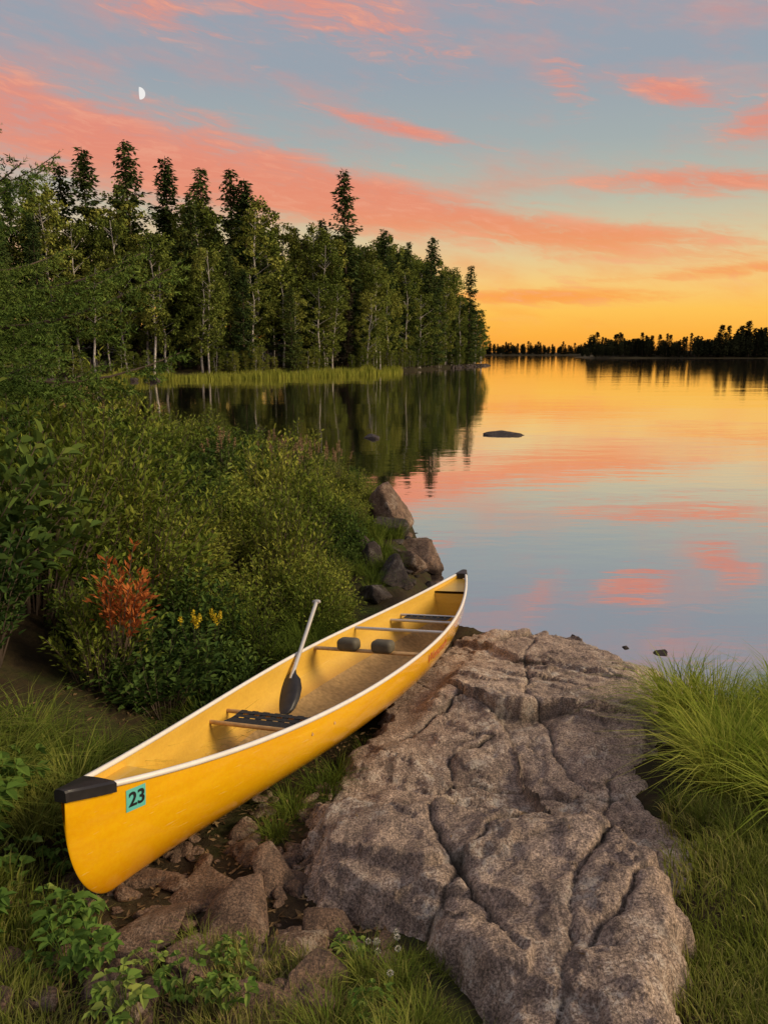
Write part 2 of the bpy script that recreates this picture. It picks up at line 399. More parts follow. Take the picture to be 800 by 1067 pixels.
rock(.12,8.2,.34,.28,.18,lib=BOd);rock(-.15,8.7,.3,.26,.22,lib=BOd);rock(-.1,7.6,.28,.24,.16,lib=BOd);rock(.0,10.3,.36,.30,.26,lib=BOd);rock(-.35,9.5,.3,.3,.3,lib=BOd)
rock(.66,9.9,.14,.12,.08,z=0.0);rock(.75,8.9,.1,.1,.05,z=0)
o=rock(4.0,26.7,.95,.5,.22,z=-.03,emb=.5,lib=BOd,k=1);o.rotation_euler=(0,.03,.1)
o=rock(-.4,25.6,.42,.34,.2,z=-.02,emb=.5,lib=BOd,k=2)
o=rock(2.62,6.8,.10,.07,.035,z=-.005,emb=.5,lib=BOd);rock(2.35,6.95,.06,.05,.02,z=-.002,emb=.5,lib=BOd)
stones=empty('shore_stones')
for (x,y,s) in [(-.72,2.62,.17),(-.50,2.38,.18),(-.85,2.32,.15),(-.33,2.2,.13),(-.62,2.08,.14),(-.22,2.40,.12),(-.42,2.75,.14),(-.95,2.75,.12),(-.2,2.0,.12),(-.75,1.85,.15),(-1.05,2.1,.09),(-.6,2.95,.11),(-.40,1.85,.11)]:
    rock(x,y,s*random.uniform(1.1,1.5),s*random.uniform(.8,1.1),s*.5,parent=stones,name='stone',emb=.55)
for i in range(260):
    x=R.uniform(-1.3,.0);y=R.uniform(1.8,3.7);s=R.uniform(.010,.055)
    rock(x,y,s*1.3,s,s*.7,parent=stones,name='pebble',emb=.3,lib=BS)
for i in range(60):
    y=R.uniform(7.2,12);x=np.interp(y,[7.2,8.2,9.6,12.5,13],[.55,.5,.5,.4,.3])+R.normal(-.12,.12);s=R.uniform(.03,.11)
    rock(x,y,s*1.4,s,s*.6,parent=stones,name='stone',emb=.3,lib=BOd if i%2 else BS)
for i in range(26):
    t=R.uniform(0,1);x=-38+14*t;y=70+12*t
    rock(x+R.normal(0,1),y+R.normal(0,.6)+1,R.uniform(.3,1),.5,R.uniform(.2,.5),parent=stones,name='stone',z=0.0,lib=BOd)
for i in range(20):
    t=R.uniform(.55,1);x=-1.3+25.6*t;y=107+76*t
    rock(x+.3,y,R.uniform(.4,1.1),.6,R.uniform(.3,.6),parent=stones,name='stone',z=0.0,lib=BOd)
# leaf litter and twigs
mb=MB();n=4200
x=R.uniform(-1.9,.05,n);y=R.uniform(1.6,4.6,n);z=ground_z(x,y)+.006
P=np.stack([x,y,z],-1);A_=R.uniform(0,6.28,n)
diamonds(mb,P,np.stack([np.cos(A_),np.sin(A_),R.normal(0,.15,n)],-1),R.normal(0,.4,(n,3))+[0,0,1],R.uniform(.012,.05,n),R.uniform(.003,.018,n),0)
# a few dry leaves and needles lying on the slab
n=260
ii=R.integers(5,len(ys)-5,n);jj=R.integers(5,len(xs)-5,n);ok=dr[ii,jj]>.15;ii=ii[ok];jj=jj[ok];n=len(ii)
P=np.stack([X[ii,jj],Y[ii,jj],Z[ii,jj]+.006],-1);A_=R.uniform(0,6.28,n)
diamonds(mb,P,np.stack([np.cos(A_),np.sin(A_),R.normal(0,.1,n)],-1),R.normal(0,.3,(n,3))+[0,0,1],R.uniform(.010,.035,n),R.uniform(.002,.010,n),0)
obj('leaf_litter',mb.mesh('leaf_litter',[M_litter]))

# ---------------------------------------------------------------- canoe
canoe=empty('canoe');canoe.matrix_world=CM
HL=CL/2
def sheer(s): return .335+.165*np.abs(s)**3
def keel(s):
    a=np.abs(s);s0=.915
    k=.02*a*a
    t=np.clip((a-s0)/(1-s0),0,1)
    return k+.36*(1-np.sqrt(np.clip(1-t**2.0,0,1)))
def beam(s): return .405*(1-np.abs(s)**2.0)**.95+.010
def nexp(s): return 2.5-1.0*np.abs(s)**2
def hull(s,q,ins=0.):
    k=keel(s)+ins;sh=sheer(s);b=np.maximum(beam(s)-ins,.002);n=nexp(s);a=np.abs(q)*math.pi/2
    y=b*np.sin(a)**(2/n)*np.sign(q);z=k+(sh-k)*(1-np.cos(a)**(2/n))
    return np.stack([s*HL+0*q,y,z],-1)
def hull_y(s,z):
    k=keel(s);h=sheer(s)-k;n=nexp(s)
    return beam(s)*(1-(1-np.clip((z-k)/h,0,1))**n)**(1/n)
def hullmat(name,cols,rough,coat,band=True):
    m,nt,out=newmat(name);tc=nt.nodes.new('ShaderNodeTexCoord');o=tc.outputs['Object']
    mp=nt.nodes.new('ShaderNodeMapping');mp.inputs['Scale'].default_value=(1.2,1,6);nt.links.new(o,mp.inputs[0])
    n=noise_n(nt,mp.outputs[0],1.4,5,.6);f=noise_n(nt,o,60,3,.6)
    c=ramp(nt,n,[(.3,cols[0]),(.55,cols[1]),(.75,cols[2])])
    c=mixc(nt,.08,c,ramp(nt,f,[(.4,(.3,.25,.2)),(.6,(.8,.8,.8))]),'OVERLAY')
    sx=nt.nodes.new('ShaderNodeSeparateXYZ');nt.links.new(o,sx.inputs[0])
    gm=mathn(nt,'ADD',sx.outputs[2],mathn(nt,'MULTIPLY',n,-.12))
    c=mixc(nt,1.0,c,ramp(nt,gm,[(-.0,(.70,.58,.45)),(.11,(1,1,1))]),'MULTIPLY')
    mp2=nt.nodes.new('ShaderNodeMapping');mp2.inputs['Scale'].default_value=(2,30,90);nt.links.new(o,mp2.inputs[0])
    s=noise_n(nt,mp2.outputs[0],1.0,3,.6)
    c=mixc(nt,mathn(nt,'MULTIPLY',ramp(nt,s,[(.66,(0,0,0)),(.72,(1,1,1))]),.25),c,(.85,.68,.32))
    p=princ(nt,out,rough,.5,Coat_Weight=coat,Coat_Roughness=.04);nt.links.new(c,p.inputs['Base Color'])
    bump(nt,noise_n(nt,o,3.5,1),.15,.01,p)
    return m
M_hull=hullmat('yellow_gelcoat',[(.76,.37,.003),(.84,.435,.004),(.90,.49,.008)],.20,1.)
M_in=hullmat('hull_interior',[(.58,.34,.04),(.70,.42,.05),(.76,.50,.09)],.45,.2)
M_floor=plain('hull_floor',(.42,.27,.11),.7,.2,.25,30)
M_rail=plain('white_gunwale',(.76,.72,.65),.3,.5,.06)
M_blk=plain('black_plastic',(.02,.018,.018),.4,.4,.3)
M_web=plain('black_webbing',(.03,.03,.03),.8,.2,.4,80)
M_alu=plain('aluminium_tube',(.60,.57,.52),.35,.6,.05,Metallic=.4)
M_wood=plain('ash_wood',(.50,.30,.12),.5,.3,.25,25)
ss=np.sin(np.linspace(-math.pi/2,math.pi/2,111));qq=np.linspace(-1,1,45)
S_,Q_=np.meshgrid(ss,qq,indexing='ij')
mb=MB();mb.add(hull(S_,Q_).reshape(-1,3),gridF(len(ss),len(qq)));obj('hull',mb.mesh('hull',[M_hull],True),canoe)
mb=MB()
ssi=ss[np.abs(ss)<.992];S_,Q_=np.meshgrid(ssi,qq,indexing='ij');Vi=hull(S_,Q_,.012)
F=gridF(len(ssi),len(qq));qm=np.abs(Q_.ravel()[F].mean(1))
mb.add(Vi.reshape(-1,3),F[qm>.5],0);mb.add(Vi.reshape(-1,3),F[qm<=.5],1)
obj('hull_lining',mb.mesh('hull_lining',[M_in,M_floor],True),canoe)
mb=MB()
for sg in (-1,1):
    P=np.stack([ss*HL,sg*(beam(ss)+.003),sheer(ss)+.004],-1);tube(mb,P,.0125,8,0)
obj('gunwale',mb.mesh('gunwale',[M_rail],True),canoe)
for e_ in (-1,1):
    mb=MB();sd=np.linspace(1.004,.93 if e_<0 else .955,14);rows=[]
    for s in sd:
        s1=min(s,1);b=float(beam(s1))+.017;z=float(sheer(s1))
        x=e_*s*HL
        rows.append([(x,-b,z-.026),(x,-b*1.02,z+.010),(x,-b*.85,z+.018),(x,-b*.4,z+.020),(x,0,z+.021),(x,b*.4,z+.020),(x,b*.85,z+.018),(x,b*1.02,z+.010),(x,b,z-.026)])
    nr=len(rows)
    mb.add(np.array(rows).reshape(-1,3),gridF(nr,9));mb.add(np.array(rows[0]),[tuple(range(9))]);
    mb.add(np.array(rows[-1]),[tuple(range(9))[::-1]])
    obj('end_cap',mb.mesh('end_cap',[M_blk],False),canoe)
    mb=MB();sd=np.linspace(.95 if e_>0 else .935,.81,10)
    L=np.array([(e_*s*HL,-(beam(s)-.006),sheer(s)-.030) for s in sd]);Rr=L*np.array([1,-1,1])
    V=np.concatenate([L,Rr]);mb.add(V,[(i,i+1,i+11,i+10) for i in range(9)])
    s=.81;q=np.linspace(-1,1,21);B=hull(np.full(21,e_*s),q,.012);B=B[np.abs(B[:,2])<sheer(s)-.030]
    mb.add(B,[tuple(range(len(B)))])
    obj('flotation_tank',mb.mesh('flotation_tank',[M_in],False),canoe)
def cross_tube(name,x,drop,mat,r=.013,flat=1):
    s=x/HL;b=float(beam(s));z=float(sheer(s))-drop;n=9
    mb=MB();y=np.linspace(-b+.004,b-.004,n);tube(mb,np.stack([np.full(n,x),y,np.full(n,z)],-1),r,10,0,flat)
    return obj(name,mb.mesh(name,[mat],True),canoe)
cross_tube('thwart',.78,.012,M_alu);cross_tube('portage_yoke',.16,.012,M_wood,.026,.45)
def rbox(name,c,h,mat,n=5,par=canoe):
    import bmesh
    bm=bmesh.new();bmesh.ops.create_cube(bm,size=2)
    for v in bm.verts: v.co=Vector((v.co.x*h[0],v.co.y*h[1],v.co.z*h[2]))
    bmesh.ops.bevel(bm,geom=bm.edges[:],offset=min(h)*.75,segments=n,affect='EDGES',profile=.5)
    me=bpy.data.meshes.new(name);bm.to_mesh(me);bm.free();me.materials.append(mat)
    me.polygons.foreach_set('use_smooth',[True]*len(me.polygons))
    return obj(name,me,par,c)
zt=float(sheer(.16/HL))
M_pad=plain('pad_vinyl',(.10,.088,.06),.6,.3,.2)
for y in (-.13,.13): rbox('yoke_pad',(.15,y,zt+.032),(.055,.078,.044),M_pad)
for x,dr_,w in ((-1.15,.075,.2),(1.42,.085,.17)):
    for dx in (-w/2,w/2): cross_tube('seat_rail',x+dx,dr_,M_wood if x<0 else M_alu,.012)
    mb=MB();s=x/HL;b=float(beam(s))-.07;z=float(sheer(s))-dr_+.012
    for i,yy in enumerate(np.linspace(-b*.8,b*.8,7)):
        z2=z+.004;mb.add([(x-w/2,yy-.02,z),(x,yy-.02,z2-.012),(x+w/2,yy-.02,z),(x+w/2,yy+.02,z),(x,yy+.02,z2-.012),(x-w/2,yy+.02,z)],[(0,1,4,5),(1,2,3,4)])
    for i,xx in enumerate(np.linspace(x-w*.36,x+w*.36,4)):
        zc=z+.002-.010*(1-abs(xx-x)/(w/2));mb.add([(xx-.02,-b*.85,zc),(xx+.02,-b*.85,zc),(xx+.02,b*.85,zc),(xx-.02,b*.85,zc)],[(0,1,2,3)])
    obj('seat_webbing',mb.mesh('seat_webbing',[M_web]),canoe)
def hullpatch(name,x0,x1,z0,z1,mat,off=.002,n=8):
    xs=np.linspace(x0,x1,n);zs=np.linspace(z0,z1,n);Xg,Zg=np.meshgrid(xs,zs)
    Yg=-hull_y(Xg/HL,Zg)-off;mb=MB();mb.add(np.stack([Xg,Yg,Zg],-1).reshape(-1,3),gridF(n,n));return obj(name,mb.mesh(name,[mat]),canoe)
M_teal=plain('teal_sticker',(.12,.50,.42),.5,.3,.03);M_ink=plain('black_ink',(.015,.015,.015),.5,.3,.01);M_red=plain('red_ink',(.42,.05,.015),.5,.3,.05)
hullpatch('registration_sticker',-2.345,-2.262,.335,.425,M_teal)
def hulltext(name,txt,x0,zc,h,w,mat,off,shear=0,slope=0,bold=.02):
    cu=bpy.data.curves.new(name,'FONT');cu.body=txt;cu.shear=shear;cu.offset=bold
    t=bpy.data.objects.new(name+'_tmp',cu);COL.objects.link(t);bpy.context.view_layer.update()
    me=bpy.data.meshes.new_from_object(t.evaluated_get(bpy.context.evaluated_depsgraph_get()))
    bpy.data.objects.remove(t)
    import bmesh
    bm=bmesh.new();bm.from_mesh(me);bmesh.ops.triangulate(bm,faces=bm.faces[:])
    co=np.array([v.co[:] for v in bm.verts]);mn=co.min(0);mx_=co.max(0)
    for v in bm.verts:
        uu=(v.co.x-mn[0])/(mx_[0]-mn[0]);vv=(v.co.y-mn[1])/(mx_[1]-mn[1])
        x=x0+uu*w;z=zc+(vv-.5)*h+slope*uu*w
        v.co=Vector((x,float(-hull_y(np.array(x/HL),np.array(z)))-off,z))
    bm.to_mesh(me);bm.free();me.materials.clear();me.materials.append(mat);return obj(name,me,canoe)
hulltext('registration_digits','23',-2.335,.382,.060,.066,M_ink,.0045)
hulltext('hull_lettering','Wenonah',.30,.255,.065,.50,M_red,.005,.3,.01,0)

# paddle
pad=empty('canoe_paddle')
A=Vector((-.66,4.40,.575));B=Vector((-.50,5.36,1.0));dp=(B-A).normalized();Lp=(B-A).length
side=Vector((0.92,-.38,.1));side=(side-dp*side.dot(dp)).normalized();nrm=dp.cross(side)
def PP(t,a,c): return A+dp*t+side*a+nrm*c
mb=MB();prof=[(0,.055),(.015,.078),(.05,.098),(.13,.108),(.22,.100),(.30,.070),(.35,.028),(.39,.014)]
V=[]
for t,w in prof:
    for a,c in ((-1,0),(-.5,.008),(0,.012),(.5,.008),(1,0),(.5,-.008),(0,-.012),(-.5,-.008)): V.append(PP(t,a*w,c))
F=[]
for i in range(len(prof)-1):
    for j in range(8): F.append((i*8+j,i*8+(j+1)%8,(i+1)*8+(j+1)%8,(i+1)*8+j))
mb.add(V,F);mb.add(V[:8],[tuple(range(8))]);obj('blade',mb.mesh('blade',[M_blk],True),pad)
mb=MB();tube(mb,[PP(t,0,0) for t in np.linspace(.30,Lp,8)],.0145,10);obj('shaft',mb.mesh('shaft',[M_alu],True),pad)
mb=MB();tube(mb,[PP(Lp,a,0) for a in np.linspace(-.03,.03,7)],[.010,.015,.017,.018,.017,.015,.010],8);obj('grip',mb.mesh('grip',[M_alu],True),pad)

# ---------------------------------------------------------------- trees
def conifer(seed,H=20,Rm=2.5,dens=1.,leaf=None,start=.06,droop=.3,cs=1.,stp=1.):
    rr=np.random.default_rng(seed);mb=MB()
    zs=np.linspace(0,H,9);bx=np.cumsum(rr.normal(0,.05,9))
    tube(mb,np.stack([bx,bx*.5,zs],-1),np.linspace(.22,.02,9),6,1)
    P=[];D=[]
    z=H*start
    while z<H*.992:
        f=z/H;r=Rm*(1-f)**.75*rr.uniform(.5,1.25)+.15
        if f<.2: r*=.55+2.2*f
        nb=int(rr.integers(5,9)*dens)+1 if f<.93 else 4
        for k in range(nb):
            a=rr.uniform(0,6.283);ln=r*rr.uniform(.5,1.15)
            sl=-droop*(1-f)+.25*f
            n=max(2,int(ln/(.22*stp)))
            t=np.linspace(.12,1,n)
            c=np.stack([np.cos(a)*ln*t+np.interp(z,zs,bx),np.sin(a)*ln*t,z+sl*ln*t-.12*ln*np.sin(t*3)+.1*ln*t**3],-1)
            if ln>1 and rr.random()<.4: tube(mb,c[[0,-1]],[.03,.01],3,1)
            c=np.repeat(c,3,0);c+=rr.normal(0,.09,c.shape)
            d=np.stack([np.cos(a+rr.normal(0,.9,len(c))),np.sin(a+rr.normal(0,.9,len(c))),rr.normal(-.25,.3,len(c))],-1)
            P.append(c);D.append(d)
        z+=rr.uniform(.26,.54)*(1 if f<.8 else .6)
    P=np.concatenate(P);D=np.concatenate(D)
    diamonds(mb,P,D,unit(rr.normal(0,.5,P.shape)+[0,0,1]),cs*rr.uniform(.34,.62,len(P)),cs*rr.uniform(.16,.28,len(P)),0)
    return mb.mesh('conifer',[leaf or M_conif,M_bark])
def decid(seed,H=18,Rc=2.6,bark=M_birch,nc=95,per=50,zlo=.2):
    rr=np.random.default_rng(seed);mb=MB()
    zs=np.linspace(0,H*.96,8);bx=np.cumsum(rr.normal(0,.16,8));by=np.cumsum(rr.normal(0,.16,8))
    tube(mb,np.stack([bx,by,zs],-1),np.linspace(.15,.03,8),6,1)
    P=[]
    for k in range(nc):
        f=zlo+(1-zlo)*rr.random()
        mid=(zlo+1)/2+.02;hw=(1-zlo)/2+.03
        rad=Rc*np.sqrt(max(.05,1-((f-mid)/hw)**2))*rr.uniform(.25,1.05)**.7
        a=rr.uniform(0,6.283);c0=np.array([np.interp(f*H,zs,bx),np.interp(f*H,zs,by),f*H*.97])
        c=c0+np.array([np.cos(a)*rad,np.sin(a)*rad,rr.normal(0,.3)])
        if k%5==0: tube(mb,[c0-[0,0,rad*.8],c],[.04,.012],4,1)
        m=int(per*rr.uniform(.5,1.3));s=rr.uniform(.4,.85)
        p=c+unit(rr.normal(size=(m,3)))*(rr.random((m,1))**.5)*s*np.array([1,1,.75])
        P.append(p)
    P=np.concatenate(P)
    D=rr.normal(size=P.shape)+[0,0,-.4]
    diamonds(mb,P,D,rr.normal(size=P.shape)+[0,-.3,.9],rr.uniform(.22,.40,len(P)),rr.uniform(.17,.28,len(P)),0)
    return mb.mesh('aspen',[M_aspen,bark])
CON=[conifer(1,20,2.9),conifer(2,20,2.5,1.1),conifer(3,20,3.3,.85),conifer(4,20,2.1,.9,start=.2)]
DEAD=[conifer(8,20,1.5,.7,M_dead,.1),conifer(9,20,1.2,.6,M_dead,.15)]
DEC=[decid(21),decid(22,18,2.1),decid(23,18,3.0,nc=115),decid(24,18,2.3,zlo=.35)]
forest=empty('forest')
skx=[-1.2,-.6,-.477,-.405,-.318,-.27,-.19,-.143,-.095,0,.066,.115,.137,.3]
sky_=[.27,.26,.25,.232,.212,.208,.203,.178,.167,.148,.124,.092,.05,.02]
gx_,gy_=np.meshgrid(np.arange(-84,27,3.1),np.arange(77,215,3.1))
px=(gx_+R.uniform(-1.4,1.4,gx_.shape)).ravel();py=(gy_+R.uniform(-1.4,1.4,gx_.shape)).ravel()
dl=sdist(px,py,LAND);gg=ground_z(px,py)
for x,y,d,g in zip(px,py,dl,gg):
    if d<1.6 or d>22: continue
    if x>5 and y>175 and d>6 and random.random()<.5: continue
    if d>12 and random.random()<.45: continue
    if x/y<-.62: continue
    tgt=np.interp(x/y,skx,sky_)*y+2.8-g
    hh=tgt*(R.uniform(.5,.85) if d<6 else R.uniform(.66,1.02))
    hh=min(max(hh,4),26)
    u_=random.random()
    if u_<.28: me=random.choice(CON);k=hh/20
    elif u_<.38: me=random.choice(DEAD);k=hh/20*.85
    else: me=random.choice(DEC);k=hh/18*.97
    w=k*random.uniform(.9,1.25)*(1.2 if hh<14 else 1)
    obj('tree',me,forest,(x,y,g-.2),(random.gauss(0,.02),random.gauss(0,.02),random.uniform(0,6.28)),(w,w,k))
for (x,y,t,k) in [(-33.3,90,25.4,0),(-29.1,92,26.6,2),(-25.9,96,25.8,0),(-22.5,98,25.0,2),(-19,101,25.6,2),(-17.6,101,24.4,0),(-5.6,113,28.1,1),(0,125,22.2,0),(8.6,142,23.4,2),(18.4,169,21.4,2),(-36.5,92,24,2),(4,133,20,1)]:
    g=gz(x,y);s=(t-g)/20;obj('spruce_tree',CON[k],None,(x,y,g-.2),(0,0,random.uniform(0,6)),(s*1.1,s*1.1,s))
edge_=empty('shoreline_shrubs')
SE=[(-60,72),(-38,72),(-30,81.5),(-14,91.5),(-2.5,108.5),(9,142),(22.5,181),(22,195)]
for i in range(len(SE)-1):
    a=np.array(SE[i]);b=np.array(SE[i+1]);n=int(np.linalg.norm(b-a)/1.0)
    for k in range(n):
        p=a+(b-a)*R.random()+R.normal(0,.6,2)+np.array([-.6,.6]);s=R.uniform(.10,.22)
        obj('shrub',random.choice(DEC[:3]),edge_,(p[0],p[1],max(gz(p[0],p[1]),0)-.2*18*s*.7),(0,0,random.uniform(0,6)),(s*1.6,s*1.6,s))
# reeds
mb=MB();n=13000
t=R.random(n);seg=np.array([(-30,79.2),(-14,89.2),(-1.6,106),(2,116)])
P2=np.stack([np.interp(t,[0,.42,.9,1],seg[:,0]),np.interp(t,[0,.42,.9,1],seg[:,1])],-1)
P2+=np.stack([R.uniform(-.3,1.2,n),-R.uniform(-.8,1.6,n)],-1)*np.clip(1.2-abs(t-.5),.3,1)[:,None]
P=np.concatenate([P2,np.full((n,1),-.05)],1)
blades(mb,P,R.uniform(.6,1.35,n)*(.55+.9*vn(P[:,0]*.5,P[:,1]*.5,3)),R.uniform(.03,.06,n),R.uniform(0,6.28,n),R.uniform(0,.5,n))
obj('reeds',mb.mesh('reeds',[M_reed]))
# distant treeline
far=empty('distant_treeline')
FT=[conifer(61,20,3.6,.5,M_far,.02,cs=2.1,stp=2),conifer(62,20,2.8,.5,M_far,.05,cs=2.0,stp=2)]
def lowdec(seed):
    rr=np.random.default_rng(seed);mb=MB();m=420
    p=unit(rr.normal(size=(m,3)))*(rr.random((m,1))**.4)*np.array([3.6,3.6,8])+[0,0,9.5];p[:,:2]*=(1-.25*(p[:,2:]/18))
    diamonds(mb,p,rr.normal(size=p.shape),rr.normal(size=p.shape),1.6,1.3,0);tube(mb,[(0,0,0),(0,0,10)],[.2,.1],4,1)
    return mb.mesh('broad_tree',[M_far,M_bark])
FT+=[lowdec(1),lowdec(2)]
def fartree(x,y,h,z=0):
    k_=random.choice([0,1,2,3,2]);me=FT[k_];k=h/20*(.9 if k_>1 else 1)
    w=k*random.uniform(1.0,1.4)
    obj('tree',me,far,(x,y,z),(0,0,random.uniform(0,6)),(w,w,k))
for r_ in range(3):
    for x in np.arange(134,480,3.8):
        y=np.interp(x,[133,200,900],[500,480,450])+6+r_*7+R.uniform(-2,2)
        h=(np.interp(x,[134,150,165,200,225,260,640],[8,12,15,17,23,22,24]))*R.uniform(.6,1.05)
        fartree(x+R.uniform(-1.5,1.5),y,h,.5)
for x in np.arange(-60,420,5.5):
    for r_ in range(2): fartree(x+R.uniform(-3,3),1360+r_*12,R.uniform(14,24),1)
for y in np.arange(640,1340,9): fartree(np.interp(y,[620,900,1350],[152,302,332])+8,y,R.uniform(15,22),1)

# ---------------------------------------------------------------- near spruce
def branch(seed):
    rr=np.random.default_rng(seed);mb=MB()
    def axis_pt(t): return np.array([t,.04*math.sin(t*4+seed),-.16*math.sin(t*2.6)+.10*t*t])
    tube(mb,[axis_pt(t) for t in np.linspace(0,1,9)],np.linspace(.010,.002,9),5,1)
    segs=[]
    for t in np.arange(.12,1,.034):
        for sg in (-1,1):
            if rr.random()<.12: continue
            ln=(.42*(1-t)+.08)*rr.uniform(.65,1.1);an=sg*rr.uniform(.75,1.05)
            a=axis_pt(t);d=np.array([math.cos(an),math.sin(an),rr.normal(-.16,.16)]);d/=np.linalg.norm(d)
            b=a+d*ln;segs.append((a,b))
            for q in np.arange(.25,.95,.19):
                l2=ln*(.42*(1-q)+.12)
                a2=an+random.choice((-1,1))*rr.uniform(.6,.9);d2=np.array([math.cos(a2),math.sin(a2),rr.normal(-.1,.3)])
                c=a+d*ln*q;segs.append((c,c+unit(d2)*l2))
    segs.append((axis_pt(.9),axis_pt(1.04)))
    P=[];D=[]
    for a,b in segs:
        ln=np.linalg.norm(b-a);n=int(ln/.0062)+2;t=rr.random(n)[:,None]
        dd=unit(b-a);p=a+(b-a)*t;r_=unit(np.cross(dd,unit(rr.normal(size=(n,3)))))
        P.append(p);D.append(dd*.7+r_*.75+[0,0,.15])
    P=np.concatenate(P);D=unit(np.concatenate(D));S=unit(np.cross(D,rdir(len(P))))
    L=rr.uniform(.014,.022,len(P))[:,None]
    V=np.stack([P-S*.0026,P+S*.0026,P+D*L],1);i=np.arange(len(P))[:,None]*3
    mb.add(V.reshape(-1,3),i+np.array([[0,1,2]]),0)
    return mb.mesh('branch',[M_spr,M_bark])
BR=[branch(1),branch(2),branch(3)]
def spruce(x,y,H,lenf,name='spruce_tree',n=90,z0=.9,arc=None):
    g=gz(x,y);e=empty(name,(x,y,g))
    mb=MB();tube(mb,[(0,0,z) for z in np.linspace(-.1,H,6)],np.linspace(.09,.01,6),8,0);obj('trunk',mb.mesh('trunk',[M_bark],True),e)
    for k in range(n):
        z=z0+(H-z0)*(k+random.random())/n;a=k*2.4+random.gauss(0,.3)
        ln=lenf(z+g)*random.uniform(.75,1.1)
        if ln<.12: continue
        obj('branch',BR[k%3],e,(0,0,z),(random.gauss(0,.2),.06+.08*random.gauss(0,1)-.40*z/H,a),(ln,ln,ln))
    return e
spruce(-3.8,5.9,4.9,lambda z:max(1.08-.5*max(0,z-5.2),min(2.2,2.2-.88*(z-3.2))),n=92)
spruce(-5.2,8.6,4.2,lambda z:max(.1,1.8-.5*(z-2)),n=45)
spruce(-3.3,4.0,1.9,lambda z:max(.1,1.3-.45*(z-1.2)),n=34,z0=.25)

# ---------------------------------------------------------------- shrubs
def shrub(seed,Rr=.55,H=1.,ntw=95,nl=36,L=.056,W=.023,mat=M_shA,shape=diamonds):
    rr=np.random.default_rng(seed);mb=MB();P=[];D=[]
    for k in range(ntw):
        a=rr.uniform(0,6.283);ro=Rr*math.sqrt(rr.random());hi=H*rr.uniform(.58,1.1)*(1-.45*(ro/Rr)**2)
        b=np.array([math.cos(a)*ro*.35,math.sin(a)*ro*.35,0]);e=np.array([math.cos(a)*ro+rr.normal(0,.05),math.sin(a)*ro+rr.normal(0,.05),hi])
        c=b*.6+e*.4+np.array([0,0,hi*.22])
        f=lambda t:(1-t)**2*b+2*t*(1-t)*c+t*t*e
        tt=np.linspace(0,1,4)[:,None];tube(mb,f(tt),np.linspace(.005,.0015,4),3,1)
        t=np.sort(rr.uniform(.3,1,nl))[:,None];p=f(t);tg=unit(f(t+.02)-p)
        out=unit(np.cross(tg,rr.normal(size=(nl,3))))
        sp=rr.random(nl)<.35
        p=p+out*np.where(sp,rr.uniform(.02,.09,nl),.0)[:,None]
        P.append(p);D.append(tg*.75+out*.8)
    P=np.concatenate(P);D=np.concatenate(D);n=len(P)
    shape(mb,P,D,unit(rr.normal(0,.45,P.shape)+[0,0,1]),L*rr.uniform(.6,1.2,n),W*rr.uniform(.8,1.2,n),0)
    return mb.mesh('shrub',[mat,M_bark])
SH=[shrub(31),shrub(32,.6,.9,100),shrub(33,.5,1.1,90),shrub(34,.55,.95,70,30,.068,.040,M_shB,leaf6),shrub(35,.5,1,80,30,.055,.034,M_shB,leaf6),shrub(36,.55,1,100,38,.062,.018,M_shA)]
thick=empty('shrub_thicket')
def shore_x(y): return np.interp(y,[2.6,3,4,5,6,7,8.2,9.6,12.5,14.2,15.5],[-1.75,-1.6,-1.22,-.95,-.72,-.5,-.32,-.25,-.2,-.7,-2.4])
for yy in np.arange(2.7,15.6,.54):
    x=shore_x(yy)-.2
    while x>-6.2:
        xx=x+R.uniform(-.17,.17);y2=yy+R.uniform(-.22,.22)
        inn=shore_x(y2)-xx
        if inn>0 and abs(xx)<.60*y2+.7:
            s=(.46+.58*min(1,inn/1.4))*R.uniform(.68,1.26)*(.85 if y2>11 else 1)
            if y2<3.7: s*=.72
            k=random.choice([0,1,2,5,0,1]) if vn(xx*.8,y2*.8,5)>.45 else random.choice([3,4,3,2])
            obj('shrub',SH[k],thick,(xx,y2,gz(xx,y2)-.05),(R.normal(0,.12),R.normal(0,.12),R.uniform(0,6.28)),(s*1.2,s*1.2,s*R.uniform(.85,1.3)))
        x-=R.uniform(.46,.64)
for i in range(110):
    t=R.random();x=np.interp(t,[0,.3,.6,1],[-7,-17,-29,-39])-R.uniform(.3,7);y=np.interp(t,[0,.3,.6,1],[18,30,48,70])-R.uniform(-.5,2)
    s=R.uniform(.9,1.9);obj('shrub',random.choice(SH),thick,(x,y,max(gz(x,y),0)-.1),(0,0,R.uniform(0,6)),(s*1.3,s*1.3,s))
fern=shrub(51,.18,.62,16,40,.06,.020,M_rust)
obj('dried_fern',fern,None,(-1.58,4.28,gz(-1.58,4.28)+.36),(.1,0,1),(.9,.9,1.0))
def spikes(seed,mat,n=14,H=.5,rad=.012):
    rr=np.random.default_rng(seed);mb=MB()
    for k in range(n):
        a=rr.uniform(0,6.28);r=rr.uniform(0,.18);b=np.array([math.cos(a)*r,math.sin(a)*r,0]);e=b*1.8+[0,0,H*rr.uniform(.7,1.1)]
        tube(mb,[b,e],[.002,.0015],3,1)
        m=60;t=rr.random((m,1))*.28;p=e-(e-b)*t+rr.normal(0,rad*.6,(m,3))*(.4+t*3)
        diamonds(mb,p,rdir(m)+[0,0,.6],rdir(m),.018,.011,0)
    return mb.mesh('spikes',[mat,M_bark])
ms=empty('meadowsweet')
SP=spikes(1,M_dryseed,9)
